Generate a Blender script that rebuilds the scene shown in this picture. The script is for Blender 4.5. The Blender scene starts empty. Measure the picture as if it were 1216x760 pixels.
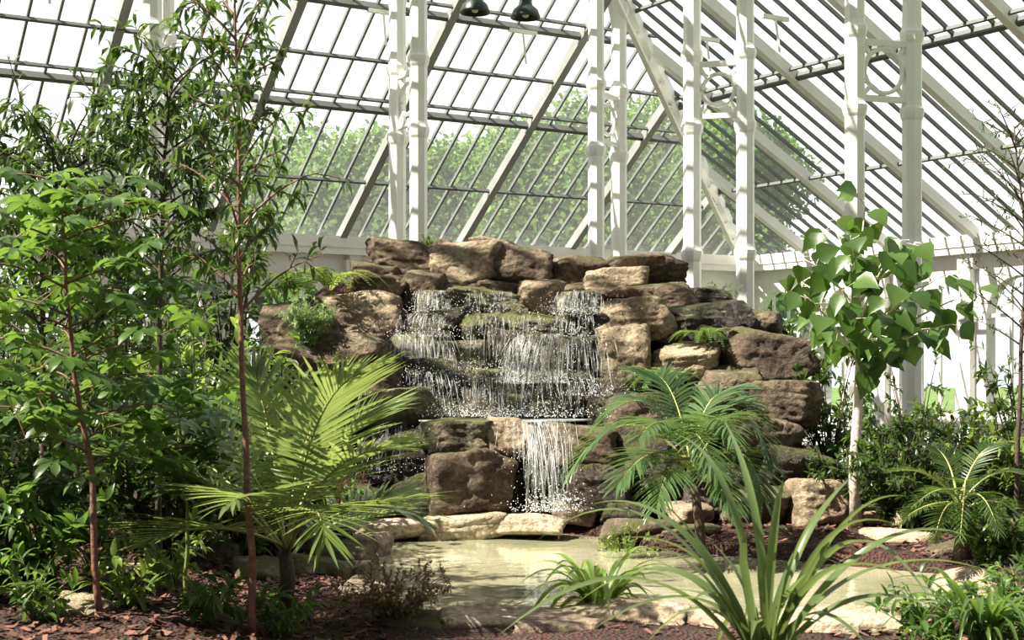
import bpy, math, random, bmesh
from mathutils import Vector, noise, Matrix, Euler
R=random.Random(7)
F=1690.0; CAMZ=1.7; HV=430.0
Z=Vector((0,0,1))
def W(u,v,d): return Vector(((u-608)/F*d, d, CAMZ-(v-HV)/F*d))
scene=bpy.context.scene
COL=scene.collection
# ------------------------------------------------------------ materials
def newmat(name):
    m=bpy.data.materials.new(name); m.use_nodes=True
    nt=m.node_tree; nt.nodes.clear()
    out=nt.nodes.new('ShaderNodeOutputMaterial')
    return m,nt,out
def N(nt,t,**k):
    n=nt.nodes.new(t)
    for a,b in k.items():
        if a in n.inputs: n.inputs[a].default_value=b
        else: setattr(n,a,b)
    return n
def c4(c): return (c[0],c[1],c[2],1)
def ramp(nt,fac,stops):
    r=nt.nodes.new('ShaderNodeValToRGB')
    e=r.color_ramp.elements
    while len(e)<len(stops): e.new(0.5)
    for i,(p,c) in enumerate(stops):
        e[i].position=p; e[i].color=c4(c)
    nt.links.new(fac,r.inputs['Fac']); return r.outputs['Color']
def leaf_mat(name,c1,c2,tr,rough=.4,mixf=.38):
    m,nt,out=newmat(name); L=nt.links.new
    g=N(nt,'ShaderNodeNewGeometry')
    col=ramp(nt,g.outputs['Random Per Island'],[(0,c1),(1,c2)])
    p=N(nt,'ShaderNodeBsdfPrincipled',Roughness=rough)
    p.inputs['Specular IOR Level'].default_value=.5
    L(col,p.inputs['Base Color'])
    t=N(nt,'ShaderNodeBsdfTranslucent'); t.inputs['Color'].default_value=c4(tr)
    mx=nt.nodes.new('ShaderNodeMixShader')
    mx.inputs[0].default_value=mixf
    L(p.outputs[0],mx.inputs[1]); L(t.outputs[0],mx.inputs[2]); L(mx.outputs[0],out.inputs[0])
    return m
def plain(name,c,rough=.6,noise_amt=.15,scale=6,bump=.1,metal=0):
    m,nt,out=newmat(name); L=nt.links.new
    tc=N(nt,'ShaderNodeTexCoord'); n=N(nt,'ShaderNodeTexNoise'); n.inputs['Scale'].default_value=scale; n.inputs['Detail'].default_value=6
    L(tc.outputs['Object'],n.inputs['Vector'])
    d=tuple(x*(1-noise_amt) for x in c); e=tuple(min(1,x*(1+noise_amt)) for x in c)
    col=ramp(nt,n.outputs['Fac'],[(.3,d),(.7,e)])
    p=N(nt,'ShaderNodeBsdfPrincipled',Roughness=rough,Metallic=metal)
    L(col,p.inputs['Base Color'])
    b=N(nt,'ShaderNodeBump'); b.inputs['Strength'].default_value=bump; b.inputs['Distance'].default_value=.02
    L(n.outputs['Fac'],b.inputs['Height']); L(b.outputs[0],p.inputs['Normal'])
    L(p.outputs[0],out.inputs[0]); return m
def rock_mat(name,dark,mid,light,rough=.85,moss=0.0,mosscol=(.07,.08,.02)):
    m,nt,out=newmat(name); L=nt.links.new
    tc=N(nt,'ShaderNodeTexCoord'); oi=N(nt,'ShaderNodeObjectInfo')
    ad=N(nt,'ShaderNodeVectorMath',operation='ADD'); L(tc.outputs['Object'],ad.inputs[0])
    sc=N(nt,'ShaderNodeMath',operation='MULTIPLY'); sc.inputs[1].default_value=37; L(oi.outputs['Random'],sc.inputs[0]); L(sc.outputs[0],ad.inputs[1])
    n1=N(nt,'ShaderNodeTexNoise'); n1.inputs['Scale'].default_value=2.6; n1.inputs['Detail'].default_value=8; n1.inputs['Roughness'].default_value=.65
    L(ad.outputs[0],n1.inputs['Vector'])
    n2=N(nt,'ShaderNodeTexNoise'); n2.inputs['Scale'].default_value=22; n2.inputs['Detail'].default_value=8; n2.inputs['Roughness'].default_value=.7
    L(ad.outputs[0],n2.inputs['Vector'])
    col=ramp(nt,n1.outputs['Fac'],[(.34,dark),(.5,mid),(.66,light)])
    mm=N(nt,'ShaderNodeMix',data_type='RGBA',blend_type='MULTIPLY'); mm.inputs[0].default_value=.65
    sp=ramp(nt,n2.outputs['Fac'],[(.38,(.30,.28,.27)),(.58,(1,1,1))])
    L(col,mm.inputs[6]); L(sp,mm.inputs[7])
    colo=mm.outputs[2]
    if moss>0:
        g=N(nt,'ShaderNodeNewGeometry'); sx=N(nt,'ShaderNodeSeparateXYZ'); L(g.outputs['Normal'],sx.inputs[0])
        n3=N(nt,'ShaderNodeTexNoise'); n3.inputs['Scale'].default_value=5; n3.inputs['Detail'].default_value=5; L(ad.outputs[0],n3.inputs['Vector'])
        a=N(nt,'ShaderNodeMath',operation='MULTIPLY_ADD'); a.inputs[1].default_value=.35; L(sx.outputs['Z'],a.inputs[0]); L(n3.outputs['Fac'],a.inputs[2])
        mr=N(nt,'ShaderNodeMapRange'); mr.inputs['From Min'].default_value=.75-moss*.3; mr.inputs['From Max'].default_value=.9-moss*.3; L(a.outputs[0],mr.inputs['Value'])
        m2=N(nt,'ShaderNodeMix',data_type='RGBA'); L(mr.outputs[0],m2.inputs[0]); L(colo,m2.inputs[6]); m2.inputs[7].default_value=c4(mosscol); colo=m2.outputs[2]
    p=N(nt,'ShaderNodeBsdfPrincipled',Roughness=rough); L(colo,p.inputs['Base Color'])
    vo=N(nt,'ShaderNodeMath',operation='ADD'); L(n1.outputs['Fac'],vo.inputs[0])
    ml=N(nt,'ShaderNodeMath',operation='MULTIPLY'); ml.inputs[1].default_value=.35; L(n2.outputs['Fac'],ml.inputs[0]); L(ml.outputs[0],vo.inputs[1])
    b=N(nt,'ShaderNodeBump'); b.inputs['Strength'].default_value=1; b.inputs['Distance'].default_value=.13
    L(vo.outputs[0],b.inputs['Height']); L(b.outputs[0],p.inputs['Normal'])
    L(p.outputs[0],out.inputs[0]); return m
def glass_mat(name,haze=.06,tint=(1,1,1)):
    m,nt,out=newmat(name); L=nt.links.new
    t=N(nt,'ShaderNodeBsdfTransparent'); t.inputs[0].default_value=c4(tint)
    tl=N(nt,'ShaderNodeBsdfTranslucent'); tl.inputs[0].default_value=(.95,.97,.96,1)
    g=N(nt,'ShaderNodeBsdfGlossy',Roughness=.05)
    a=nt.nodes.new('ShaderNodeMixShader'); a.inputs[0].default_value=haze; L(t.outputs[0],a.inputs[1]); L(tl.outputs[0],a.inputs[2])
    b=nt.nodes.new('ShaderNodeMixShader'); b.inputs[0].default_value=.03; L(a.outputs[0],b.inputs[1]); L(g.outputs[0],b.inputs[2])
    L(b.outputs[0],out.inputs[0]); return m
M={}
M['t']=rock_mat('sandstone_tan',(.23,.175,.12),(.43,.345,.245),(.64,.535,.395))
M['b']=rock_mat('sandstone_brown',(.085,.066,.048),(.205,.16,.115),(.39,.315,.23),moss=.2,mosscol=(.11,.105,.05))
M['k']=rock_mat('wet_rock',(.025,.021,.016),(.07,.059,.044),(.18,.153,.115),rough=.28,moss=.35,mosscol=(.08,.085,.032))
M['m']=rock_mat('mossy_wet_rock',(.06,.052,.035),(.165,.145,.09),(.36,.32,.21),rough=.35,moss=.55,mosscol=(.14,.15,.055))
M['p']=rock_mat('pale_sandstone',(.38,.29,.19),(.62,.51,.37),(.80,.70,.55))
M['white']=plain('white_painted_iron',(.86,.86,.82),.45,.03,4,.03)
M['wstone']=plain('white_rendered_wall',(.80,.80,.76),.7,.06,3,.1)
M['grey']=plain('shade_grey_bars',(.19,.205,.20),.5,.1,4,.03)  # backlit shade on the glazing bars, put into their colour
M['purl']=plain('shade_grey_purlin',(.13,.14,.135),.5,.1,4,.03)  # darker grey paints in the purlins' shade against the bright glass
M['grey2']=plain('shade_grey_rafter',(.30,.31,.30),.5,.1,4,.03)  # shade of left-slope rafters painted in; right-slope ones stay white
M['glass']=glass_mat('horticultural_glass')
M['dark']=plain('dark_green_enamel',(.03,.045,.04),.35,.1,8,.02)
M['bulb']=plain('frosted_bulb',(.8,.78,.7),.3,.02)
M['barkred']=plain('red_brown_stem',(.18,.10,.07),.7,.3,30,.4)
M['barkdark']=plain('dark_stem',(.08,.06,.045),.8,.3,30,.4)
M['barkpale']=plain('pale_bark',(.58,.52,.45),.75,.25,18,.5)
M['greenstem']=plain('green_stalk',(.18,.22,.07),.5,.2,12,.1)
M['rib']=plain('palm_midrib',(.34,.34,.13),.5,.2,12,.1)
M['basin']=plain('shallow_white_water',(.55,.58,.55),.12,.35,14,.6)
M['lf_dark']=leaf_mat('leaf_dark_green',(.024,.046,.016),(.065,.105,.034),(.18,.29,.06),.33,.32)
M['lf_mid']=leaf_mat('leaf_mid_green',(.034,.072,.02),(.095,.16,.042),(.25,.40,.075),.34,.36)
M['lf_bright']=leaf_mat('leaf_bright_green',(.08,.14,.03),(.18,.26,.07),(.38,.50,.11),.40,.40)
M['lf_palm']=leaf_mat('leaf_palm_green',(.075,.125,.04),(.20,.255,.095),(.40,.50,.15),.26,.37)
M['lf_palmd']=leaf_mat('leaf_palm_deep',(.035,.08,.035),(.11,.165,.07),(.22,.34,.10),.26,.33)
M['lf_strap']=leaf_mat('leaf_strap',(.055,.095,.035),(.13,.175,.07),(.30,.40,.13),.36,.34)
M['lf_pale']=leaf_mat('leaf_pale_green',(.18,.26,.10),(.34,.44,.22),(.45,.58,.28),.5,.4)
M['lf_dry']=leaf_mat('leaf_dry',(.14,.11,.06),(.34,.28,.16),(.36,.30,.16),.7,.25)
M['lf_out']=leaf_mat('leaf_outdoor',(.035,.085,.012),(.10,.19,.035),(.24,.42,.07),.6,.4)
# soil
m,nt,out=newmat('red_brown_mulch'); L=nt.links.new
tc=N(nt,'ShaderNodeTexCoord'); n1=N(nt,'ShaderNodeTexNoise'); n1.inputs['Scale'].default_value=2; n1.inputs['Detail'].default_value=5
v1=N(nt,'ShaderNodeTexVoronoi'); v1.inputs['Scale'].default_value=38
L(tc.outputs['Object'],n1.inputs['Vector']); L(tc.outputs['Object'],v1.inputs['Vector'])
cc=ramp(nt,n1.outputs['Fac'],[(.3,(.045,.022,.016)),(.7,(.13,.062,.043))])
mm=N(nt,'ShaderNodeMix',data_type='RGBA',blend_type='MULTIPLY'); mm.inputs[0].default_value=.6; L(cc,mm.inputs[6]); L(v1.outputs['Color'],mm.inputs[7])
p=N(nt,'ShaderNodeBsdfPrincipled',Roughness=.9); L(mm.outputs[2],p.inputs['Base Color'])
b=N(nt,'ShaderNodeBump'); b.inputs['Strength'].default_value=1; b.inputs['Distance'].default_value=.04; L(v1.outputs['Distance'],b.inputs['Height']); L(b.outputs[0],p.inputs['Normal']); L(p.outputs[0],out.inputs[0]); M['soil']=m
M['lawn']=plain('lawn_grass',(.10,.17,.04),.9,.3,1,.2)
M['chip']=leaf_mat('bark_chip',(.045,.022,.014),(.20,.10,.072),(.1,.05,.03),.85,.02)
# pond
m,nt,out=newmat('pond_water'); L=nt.links.new
tc=N(nt,'ShaderNodeTexCoord'); n1=N(nt,'ShaderNodeTexNoise'); n1.inputs['Scale'].default_value=7; n1.inputs['Detail'].default_value=3; L(tc.outputs['Object'],n1.inputs['Vector'])
n2=N(nt,'ShaderNodeTexNoise'); n2.inputs['Scale'].default_value=1.1; n2.inputs['Detail'].default_value=5; L(tc.outputs['Object'],n2.inputs['Vector'])
cc=ramp(nt,n2.outputs['Fac'],[(.35,(.30,.31,.20)),(.65,(.47,.46,.32))])
p=N(nt,'ShaderNodeBsdfPrincipled',Roughness=.03); L(cc,p.inputs['Base Color']); p.inputs['IOR'].default_value=1.45; p.inputs['Coat Weight'].default_value=.6; p.inputs['Coat Roughness'].default_value=0
b=N(nt,'ShaderNodeBump'); b.inputs['Strength'].default_value=.4; b.inputs['Distance'].default_value=.01; L(n1.outputs['Fac'],b.inputs['Height']); L(b.outputs[0],p.inputs['Normal']); L(b.outputs[0],p.inputs['Coat Normal']); L(p.outputs[0],out.inputs[0]); M['pond']=m
def fallmat(name,lo,hi,mx):
    m,nt,out=newmat(name); L=nt.links.new
    tc=N(nt,'ShaderNodeTexCoord'); mp=N(nt,'ShaderNodeMapping'); mp.inputs['Scale'].default_value=(38,10,3.0); L(tc.outputs['Object'],mp.inputs[0])
    n1=N(nt,'ShaderNodeTexNoise'); n1.inputs['Scale'].default_value=1; n1.inputs['Detail'].default_value=6; n1.inputs['Roughness'].default_value=.75; L(mp.outputs[0],n1.inputs['Vector'])
    mr=N(nt,'ShaderNodeMapRange'); mr.inputs['From Min'].default_value=lo; mr.inputs['From Max'].default_value=hi; mr.inputs['To Max'].default_value=mx; L(n1.outputs['Fac'],mr.inputs['Value'])
    t=N(nt,'ShaderNodeBsdfTransparent'); p=N(nt,'ShaderNodeBsdfPrincipled',Roughness=.15); p.inputs['Base Color'].default_value=(.9,.93,.93,1)
    tl=N(nt,'ShaderNodeBsdfTranslucent'); tl.inputs[0].default_value=(.95,.97,.97,1)
    a=nt.nodes.new('ShaderNodeMixShader'); a.inputs[0].default_value=.4; L(p.outputs[0],a.inputs[1]); L(tl.outputs[0],a.inputs[2])
    x=nt.nodes.new('ShaderNodeMixShader'); L(mr.outputs[0],x.inputs[0]); L(t.outputs[0],x.inputs[1]); L(a.outputs[0],x.inputs[2]); L(x.outputs[0],out.inputs[0]); return m
M['fall']=fallmat('falling_water',.50,.76,.65); M['fall2']=fallmat('dense_falling_water',.45,.72,.8)
m,nt,out=newmat('white_water_drops'); L=nt.links.new
p=N(nt,'ShaderNodeBsdfPrincipled',Roughness=.12); p.inputs['Base Color'].default_value=(.93,.95,.95,1)
tl=N(nt,'ShaderNodeBsdfTranslucent'); tl.inputs[0].default_value=(.95,.97,.97,1)
a=nt.nodes.new('ShaderNodeMixShader'); a.inputs[0].default_value=.4; L(p.outputs[0],a.inputs[1]); L(tl.outputs[0],a.inputs[2]); L(a.outputs[0],out.inputs[0]); M['drop']=m

# ------------------------------------------------------------ mesh builder
class MB:
    def __init__(s): s.v=[]; s.f=[]; s.m=[]
    def face(s,f,mi=0): s.f.append(f); s.m.append(mi)
    def obj(s,name,mats,origin=Vector((0,0,0)),smooth=True,parent=None):
        me=bpy.data.meshes.new(name)
        o0=Vector(origin)
        me.from_pydata([(a[0]-o0.x,a[1]-o0.y,a[2]-o0.z) for a in s.v],[],s.f)
        if not isinstance(mats,(list,tuple)): mats=[mats]
        for mt in mats: me.materials.append(mt)
        if len(mats)>1: me.polygons.foreach_set('material_index',s.m)
        if smooth: me.polygons.foreach_set('use_smooth',[True]*len(me.polygons))
        me.update()
        ob=bpy.data.objects.new(name,me); COL.objects.link(ob)
        if parent: ob.parent=parent
        else: ob.location=o0
        return ob
def tag(o,label,cat,group=None,kind=None):
    o['label']=label; o['category']=cat
    if group: o['group']=group
    if kind: o['kind']=kind
    return o
def empty(name,loc):
    e=bpy.data.objects.new(name,None); e.location=loc; e.empty_display_size=.2; COL.objects.link(e); return e
LANCE=[.2,.85,1,.6,.03]; NARROW=[.3,1,.8,.03]; HEART=[.35,1.0,.98,.62,.26,.02]; OVAL=[.25,.95,.95,.03]
STRAP=[.6,.85,1,.97,.88,.7,.42,.03]; LFT=[.5,1,.9,.6,.03]; OBOV=[.15,.5,1,.9,.05]
def blade(m,p,d,up,L,w,prof,droop=.5,fold=.15,mi=0):
    segs=len(prof)-1; d=d.normalized(); st=L/segs; b=len(m.v); dz=droop/segs
    for i,h in enumerate(prof):
        s=d.cross(up)
        if s.length<1e-3: s=Vector((1,0,0))
        s.normalize(); n=s.cross(d); hw=w*.5*h
        k=n*(hw*fold*2)
        m.v.append(p-s*hw+k); m.v.append(p.copy()); m.v.append(p+s*hw+k)
        p=p+d*st; d=Vector((d.x,d.y,d.z-dz)); d.normalize()
    for i in range(segs):
        q=b+i*3
        m.face((q,q+1,q+4,q+3),mi); m.face((q+1,q+2,q+5,q+4),mi)
def bez(a,b,c,t): return a*((1-t)**2)+b*(2*t*(1-t))+c*(t*t)
def bezstrap(m,a,b,c,w,side=None,prof=STRAP,segs=16,fold=.22,mi=0):
    if side is None:
        side=(c-a).cross(Z)
        if side.length<.05: side=Vector((1,0,0))
        side.normalize()
    q0=len(m.v)
    for i in range(segs+1):
        t=i/segs; x=t*(len(prof)-1); k=min(int(x),len(prof)-2); h=prof[k]+(prof[k+1]-prof[k])*(x-k)
        p=bez(a,b,c,t); tg=(b-a)*(1-t)+(c-b)*t; tg.normalize()
        s=side-tg*side.dot(tg); s.normalize(); n=s.cross(tg); 
        if n.z<0: n=-n
        hw=w*.5*h
        m.v+= [p-s*hw+n*hw*fold*2,p,p+s*hw+n*hw*fold*2]
    for i in range(segs):
        q=q0+i*3
        m.face((q,q+1,q+4,q+3),mi); m.face((q+1,q+2,q+5,q+4),mi)
def tube(m,pts,rad,sides=6,mi=0,caps=True):
    n=len(pts)
    if not isinstance(rad,(list,tuple)): rad=[rad]*n
    ov=(pts[-1]-pts[0])
    ref=Vector((1,0,0)) if abs(ov.normalized().z)>.7 else Z
    b=len(m.v)
    for i in range(n):
        t=(pts[min(i+1,n-1)]-pts[max(i-1,0)]).normalized()
        x=t.cross(ref); 
        if x.length<1e-3: x=Vector((0,1,0))
        x.normalize(); y=t.cross(x)
        for k in range(sides):
            a=2*math.pi*k/sides
            m.v.append(pts[i]+x*(math.cos(a)*rad[i])+y*(math.sin(a)*rad[i]))
    for i in range(n-1):
        for k in range(sides):
            k2=(k+1)%sides
            m.face((b+i*sides+k,b+i*sides+k2,b+(i+1)*sides+k2,b+(i+1)*sides+k),mi)
    if caps:
        m.face(tuple(b+k for k in range(sides))[::-1],mi); m.face(tuple(b+(n-1)*sides+k for k in range(sides)),mi)
def lathe(m,c,prof,sides=16,mi=0):
    b=len(m.v)
    for (r,z) in prof:
        for k in range(sides):
            a=2*math.pi*k/sides; m.v.append(Vector((c.x+math.cos(a)*r,c.y+math.sin(a)*r,c.z+z)))
    for i in range(len(prof)-1):
        for k in range(sides):
            k2=(k+1)%sides; m.face((b+i*sides+k,b+i*sides+k2,b+(i+1)*sides+k2,b+(i+1)*sides+k),mi)
def beam(m,p0,p1,w,h,up=Z,mi=0):
    t=(p1-p0).normalized(); s=t.cross(up).normalized()*(w/2); u=s.cross(t).normalized()*(h/2)
    b=len(m.v)
    for p in (p0,p1):
        m.v+=[p-s-u,p+s-u,p+s+u,p-s+u]
    for f in ((0,1,2,3),(7,6,5,4),(0,4,5,1),(1,5,6,2),(2,6,7,3),(3,7,4,0)): m.face(tuple(b+i for i in f),mi)
def rdir():
    while True:
        v=Vector((R.uniform(-1,1),R.uniform(-1,1),R.uniform(-1,1)))
        if .05<v.length<1: return v.normalized()

# ------------------------------------------------------------ terrain
POND=[(-1.55,13.6),(-.9,14.15),(.2,14.2),(.85,13.8),(1.25,12.8),(2.1,12.3),(3.5,11.3),(3.6,9.6),(1.1,9.0),(-.3,9.15),(-.95,10.0),(-1.45,11.5)]
def sd_pond(x,y):
    d=1e9; ins=False; n=len(POND)
    for i in range(n):
        ax,ay=POND[i]; bx,by=POND[(i+1)%n]
        ex,ey=bx-ax,by-ay; t=max(0,min(1,((x-ax)*ex+(y-ay)*ey)/(ex*ex+ey*ey)))
        q=math.hypot(x-ax-ex*t,y-ay-ey*t); d=min(d,q)
        if (ay>y)!=(by>y) and x<(bx-ax)*(y-ay)/(by-ay)+ax: ins=not ins
    return -d if ins else d
def sm(a,b,x):
    t=max(0,min(1,(x-a)/(b-a))); return t*t*(3-2*t)
MT=[(14.5,0),(15.3,.75),(15.9,1.35),(16.5,1.9),(17.2,2.45),(18.6,2.35),(20.6,0)]
def lin(T,x):
    if x<=T[0][0]: return T[0][1]
    for i in range(len(T)-1):
        if x<=T[i+1][0]:
            return T[i][1]+(T[i+1][1]-T[i][1])*(x-T[i][0])/(T[i+1][0]-T[i][0])
    return T[-1][1]
def ground(x,y):
    s=sd_pond(x,y)
    h=-.32+(.44)*sm(-.3,.22,s)
    h+=.07*noise.noise(Vector((x*.8,y*.8,3)))*sm(.1,.6,s)
    h+=.16*sm(.3,2.0,s)*sm(-1.0,-2.5,x)
    hx=sm(-4.3,-2.0,x)*(1-sm(2.0,4.0,x))
    h+=lin(MT,y)*hx
    return h
g=MB(); x0,x1,y0,y1,st=-13.,12.,1.,27.,.16
nx=int((x1-x0)/st)+1; ny=int((y1-y0)/st)+1
for j in range(ny):
    for i in range(nx):
        x=x0+i*st; y=y0+j*st; g.v.append(Vector((x,y,ground(x,y)+.02*noise.noise(Vector((x*4,y*4,0))))))
for j in range(ny-1):
    for i in range(nx-1):
        q=j*nx+i; g.face((q,q+1,q+nx+1,q+nx))
o=g.obj('floor',M['soil']); tag(o,'red-brown mulched soil floor of the glasshouse beds','floor',kind='structure')
g=MB(); g.v=[Vector((-90,-20,-.45)),Vector((90,-20,-.45)),Vector((90,120,-.45)),Vector((-90,120,-.45))]; g.face((0,1,2,3))
tag(g.obj('lawn',M['lawn'],smooth=False),'mown green lawn outside the glasshouse','lawn',kind='structure')
g=MB()
cx=sum(p[0] for p in POND)/len(POND); cy=sum(p[1] for p in POND)/len(POND)
g.v=[Vector((cx+(p[0]-cx)*1.08,cy+(p[1]-cy)*1.06,0.0)) for p in POND]; g.face(tuple(range(len(POND)))[::-1])
o=g.obj('pond',M['pond'],smooth=False); tag(o,'murky pale green-brown pond below the rock waterfall','pond')
g=MB(); cnt=0
while cnt<6500:
    if R.random()<.5: x=R.uniform(-4.2,-.7); y=R.uniform(7,12.5)
    else: x=R.uniform(.6,5); y=R.uniform(8,15)
    if sd_pond(x,y)<.15: continue
    z=ground(x,y)+.015; a=R.uniform(0,6.28); l=R.uniform(.012,.04); w=l*R.uniform(.3,.6)
    d=Vector((math.cos(a),math.sin(a),R.uniform(-.5,.5))); s=Vector((-math.sin(a),math.cos(a),R.uniform(-.5,.5)))
    p=Vector((x,y,z)); b=len(g.v); g.v+=[p-d*l-s*w,p+d*l-s*w*.7,p+d*l*.9+s*w,p-d*l*.8+s*w]; g.face((b,b+1,b+2,b+3)); cnt+=1
tag(g.obj('bark_mulch',M['chip'],smooth=False),'scattered reddish bark mulch chips on the soil','mulch',kind='stuff')

# ------------------------------------------------------------ glasshouse
a_=Vector((.857,.515,0)); b_=Vector((.515,-.857,0)); C=Vector((5.0,30.0,0)); ZF=3.80; m1=.75; m2=.55
DM1=9.0; DM2=DM1*m1/m2; k1=m1/m2; k2=m2/m1
def PL(s,d): v=C-a_*s+b_*d; v.z=ZF+m1*d; return v
def PR(s,d): v=C+b_*s-a_*d; v.z=ZF+m2*d; return v
def roofz(x,y):
    r=Vector((x,y,0))-C
    return min(ZF+m1*r.dot(b_), ZF+m2*(-r.dot(a_)))
wn=[0]; tn=[0]
def win(): wn[0]+=1; return 'window_%d'%wn[0]
def trim(m,mat,label):
    tn[0]+=1; o=m.obj('trim_%d'%tn[0],mat,smooth=False); return tag(o,label,'roof beam',kind='structure')
def clip(poly,k):
    out=[]; n=len(poly)
    for i in range(n):
        p=poly[i]; q=poly[(i+1)%n]; fp=p[0]-k*p[1]; fq=q[0]-k*q[1]
        if fp>=0: out.append(p)
        if fp*fq<0:
            t=fp/(fp-fq); out.append((p[0]+(q[0]-p[0])*t,p[1]+(q[1]-p[1])*t))
    return out
def roof(P,k,majors,minor,purl,nrm,matmaj,matmin,matpur,mw,fl):
    off=nrm*.06
    for i in range(len(majors)-1):
        for j in range(len(purl)-1):
            s0,s1=majors[i],majors[i+1]; d0,d1=purl[j],purl[j+1]
            pl=clip([(s0,d0),(s1,d0),(s1,d1),(s0,d1)],k)
            if len(pl)<3: continue
            g=MB(); g.v=[P(*q)+off for q in pl]; g.face(tuple(range(len(pl))))
            o=g.obj(win(),M['glass'],smooth=False); tag(o,'sloping clear roof glazing between painted rafters','roof window',kind='structure')
            g=MB(); n=round((s1-s0)/minor)
            for q in range(1,n):
                s=s0+(s1-s0)*q/n; e=min(d1,s/k)
                if e-d0<.1: continue
                beam(g,P(s,d0),P(s,e),.036,.055,nrm)
            if g.v: g.obj('glazing_bars',matmin,smooth=False,parent=o)
    for s in majors:
        e=min(purl[-1],s/k)
        if e<.3: continue
        g=MB(); beam(g,P(s,0)-nrm*.05,P(s,e)-nrm*.05,mw,.16,nrm); beam(g,P(s,0)-nrm*.14,P(s,e)-nrm*.14,fl,.03,nrm); trim(g,matmaj,'long sloping painted roof rafter')
    for i,d in enumerate(purl):
        big=(i%2==0)
        g=MB(); smax=majors[-1]; sa=max(k*d,.0)
        beam(g,P(sa,d)-nrm*.06,P(smax,d)-nrm*.06,.07 if big else .04,.12 if big else .06,nrm)
        if big: beam(g,P(sa,d+.16)-nrm*.05,P(smax,d+.16)-nrm*.05,.03,.06,nrm)
        trim(g,matpur,'horizontal roof purlin crossing the rafters')
nl=Vector((-b_.x*m1,-b_.y*m1,1)).normalized(); nr=Vector((a_.x*m2,a_.y*m2,1)).normalized()
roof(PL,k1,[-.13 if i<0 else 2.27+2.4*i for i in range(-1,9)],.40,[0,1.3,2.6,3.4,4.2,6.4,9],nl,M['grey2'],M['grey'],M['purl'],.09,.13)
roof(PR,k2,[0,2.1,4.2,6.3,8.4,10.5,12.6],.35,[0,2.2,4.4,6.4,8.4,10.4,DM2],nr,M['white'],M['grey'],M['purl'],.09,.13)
g=MB(); hp=PL(k1*DM1,DM1); c0=Vector((C.x,C.y,ZF)); beam(g,c0-Z*.1,hp-Z*.1,.14,.2); beam(g,c0-Z*.42,hp-Z*.42,.08,.06)
for i in range(24):
    t=i/24; beam(g,c0.lerp(hp,t)-Z*.15,c0.lerp(hp,t+.02)-Z*.42,.03,.03,Vector((1,0,0)))
trim(g,M['white'],'white lattice hip rafter where two roof slopes meet')
def arcade(name,P,n,bw,side_n):
    g=MB(); th=.12
    rad=bw*.33; sill=.8; spr=2.5
    for i in range(n):
        s0=i*bw; cxs=s0+bw/2
        def pt(s,z,o): v=P(s,0); return Vector((v.x,v.y,z))+side_n*o
        def prism(poly):
            b=len(g.v); n_=len(poly)
            for o in (th,-th):
                for (s,z) in poly: g.v.append(pt(s,z,o))
            g.face(tuple(b+q for q in range(n_))); g.face(tuple(b+n_+q for q in range(n_))[::-1])
            for q in range(n_): g.face((b+q,b+(q+1)%n_,b+n_+(q+1)%n_,b+n_+q))
        prism([(s0,-.4),(cxs-rad,-.4),(cxs-rad,ZF),(s0,ZF)]); prism([(cxs+rad,-.4),(s0+bw,-.4),(s0+bw,ZF),(cxs+rad,ZF)])
        prism([(cxs-rad,-.4),(cxs+rad,-.4),(cxs+rad,sill),(cxs-rad,sill)])
        K=10
        for q in range(K):
            t0=math.pi*(1-q/K); t1=math.pi*(1-(q+1)/K)
            prism([(cxs+rad*math.cos(t0),spr+rad*math.sin(t0)),(cxs+rad*math.cos(t1),spr+rad*math.sin(t1)),(cxs+rad*math.cos(t1),ZF),(cxs+rad*math.cos(t0),ZF)])
        for z0,z1,ww in ((-.4,ZF-.1,.22),(ZF-.5,ZF-.3,.34),(spr-.1,spr+.05,.3)):
            b=len(g.v)
            for z in (z0,z1):
                for (ds,o) in ((-ww/2,th),(ww/2,th),(ww/2,th+.14),(-ww/2,th+.14)): g.v.append(pt(s0+ds,z,o))
            for f in ((0,1,2,3),(7,6,5,4),(0,4,5,1),(1,5,6,2),(2,6,7,3),(3,7,4,0)): g.face(tuple(b+x for x in f))
        w=MB(); poly=[(cxs-rad,sill),(cxs+rad,sill)]+[(cxs+rad*math.cos(math.pi*q/12),spr+rad*math.sin(math.pi*q/12)) for q in range(13)]
        w.v=[pt(s,z,0) for s,z in poly]; w.face(tuple(range(len(poly))))
        o=w.obj(win(),M['glass'],smooth=False); tag(o,'round-arched window in the white lower wall','arched window',kind='structure')
        w=MB(); 
        for s in (cxs-rad/3,cxs+rad/3): beam(w,pt(s,sill,0),pt(s,spr+rad*.9,0),.05,.05,side_n)
        beam(w,pt(cxs-rad,spr,0),pt(cxs+rad,spr,0),.06,.06)
        w.obj('glazing_bars',M['white'],smooth=False,parent=o)
    e0=P(0,0); e1=P(n*bw,0)
    o=g.obj(name,M['wstone'],smooth=False); tag(o,'white rendered arcade wall with round-arched windows','wall',kind='structure')
    g=MB(); beam(g,e0+side_n*.12,e1+side_n*.12,.45,.2); beam(g,e0+side_n*.15-Z*.16,e1+side_n*.15-Z*.16,.35,.12); trim(g,M['white'],'white moulded eaves beam above the arcade wall')
arcade('wall_left',PL,9,2.3,b_); arcade('wall_right',PR,6,2.0,-a_)

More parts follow.
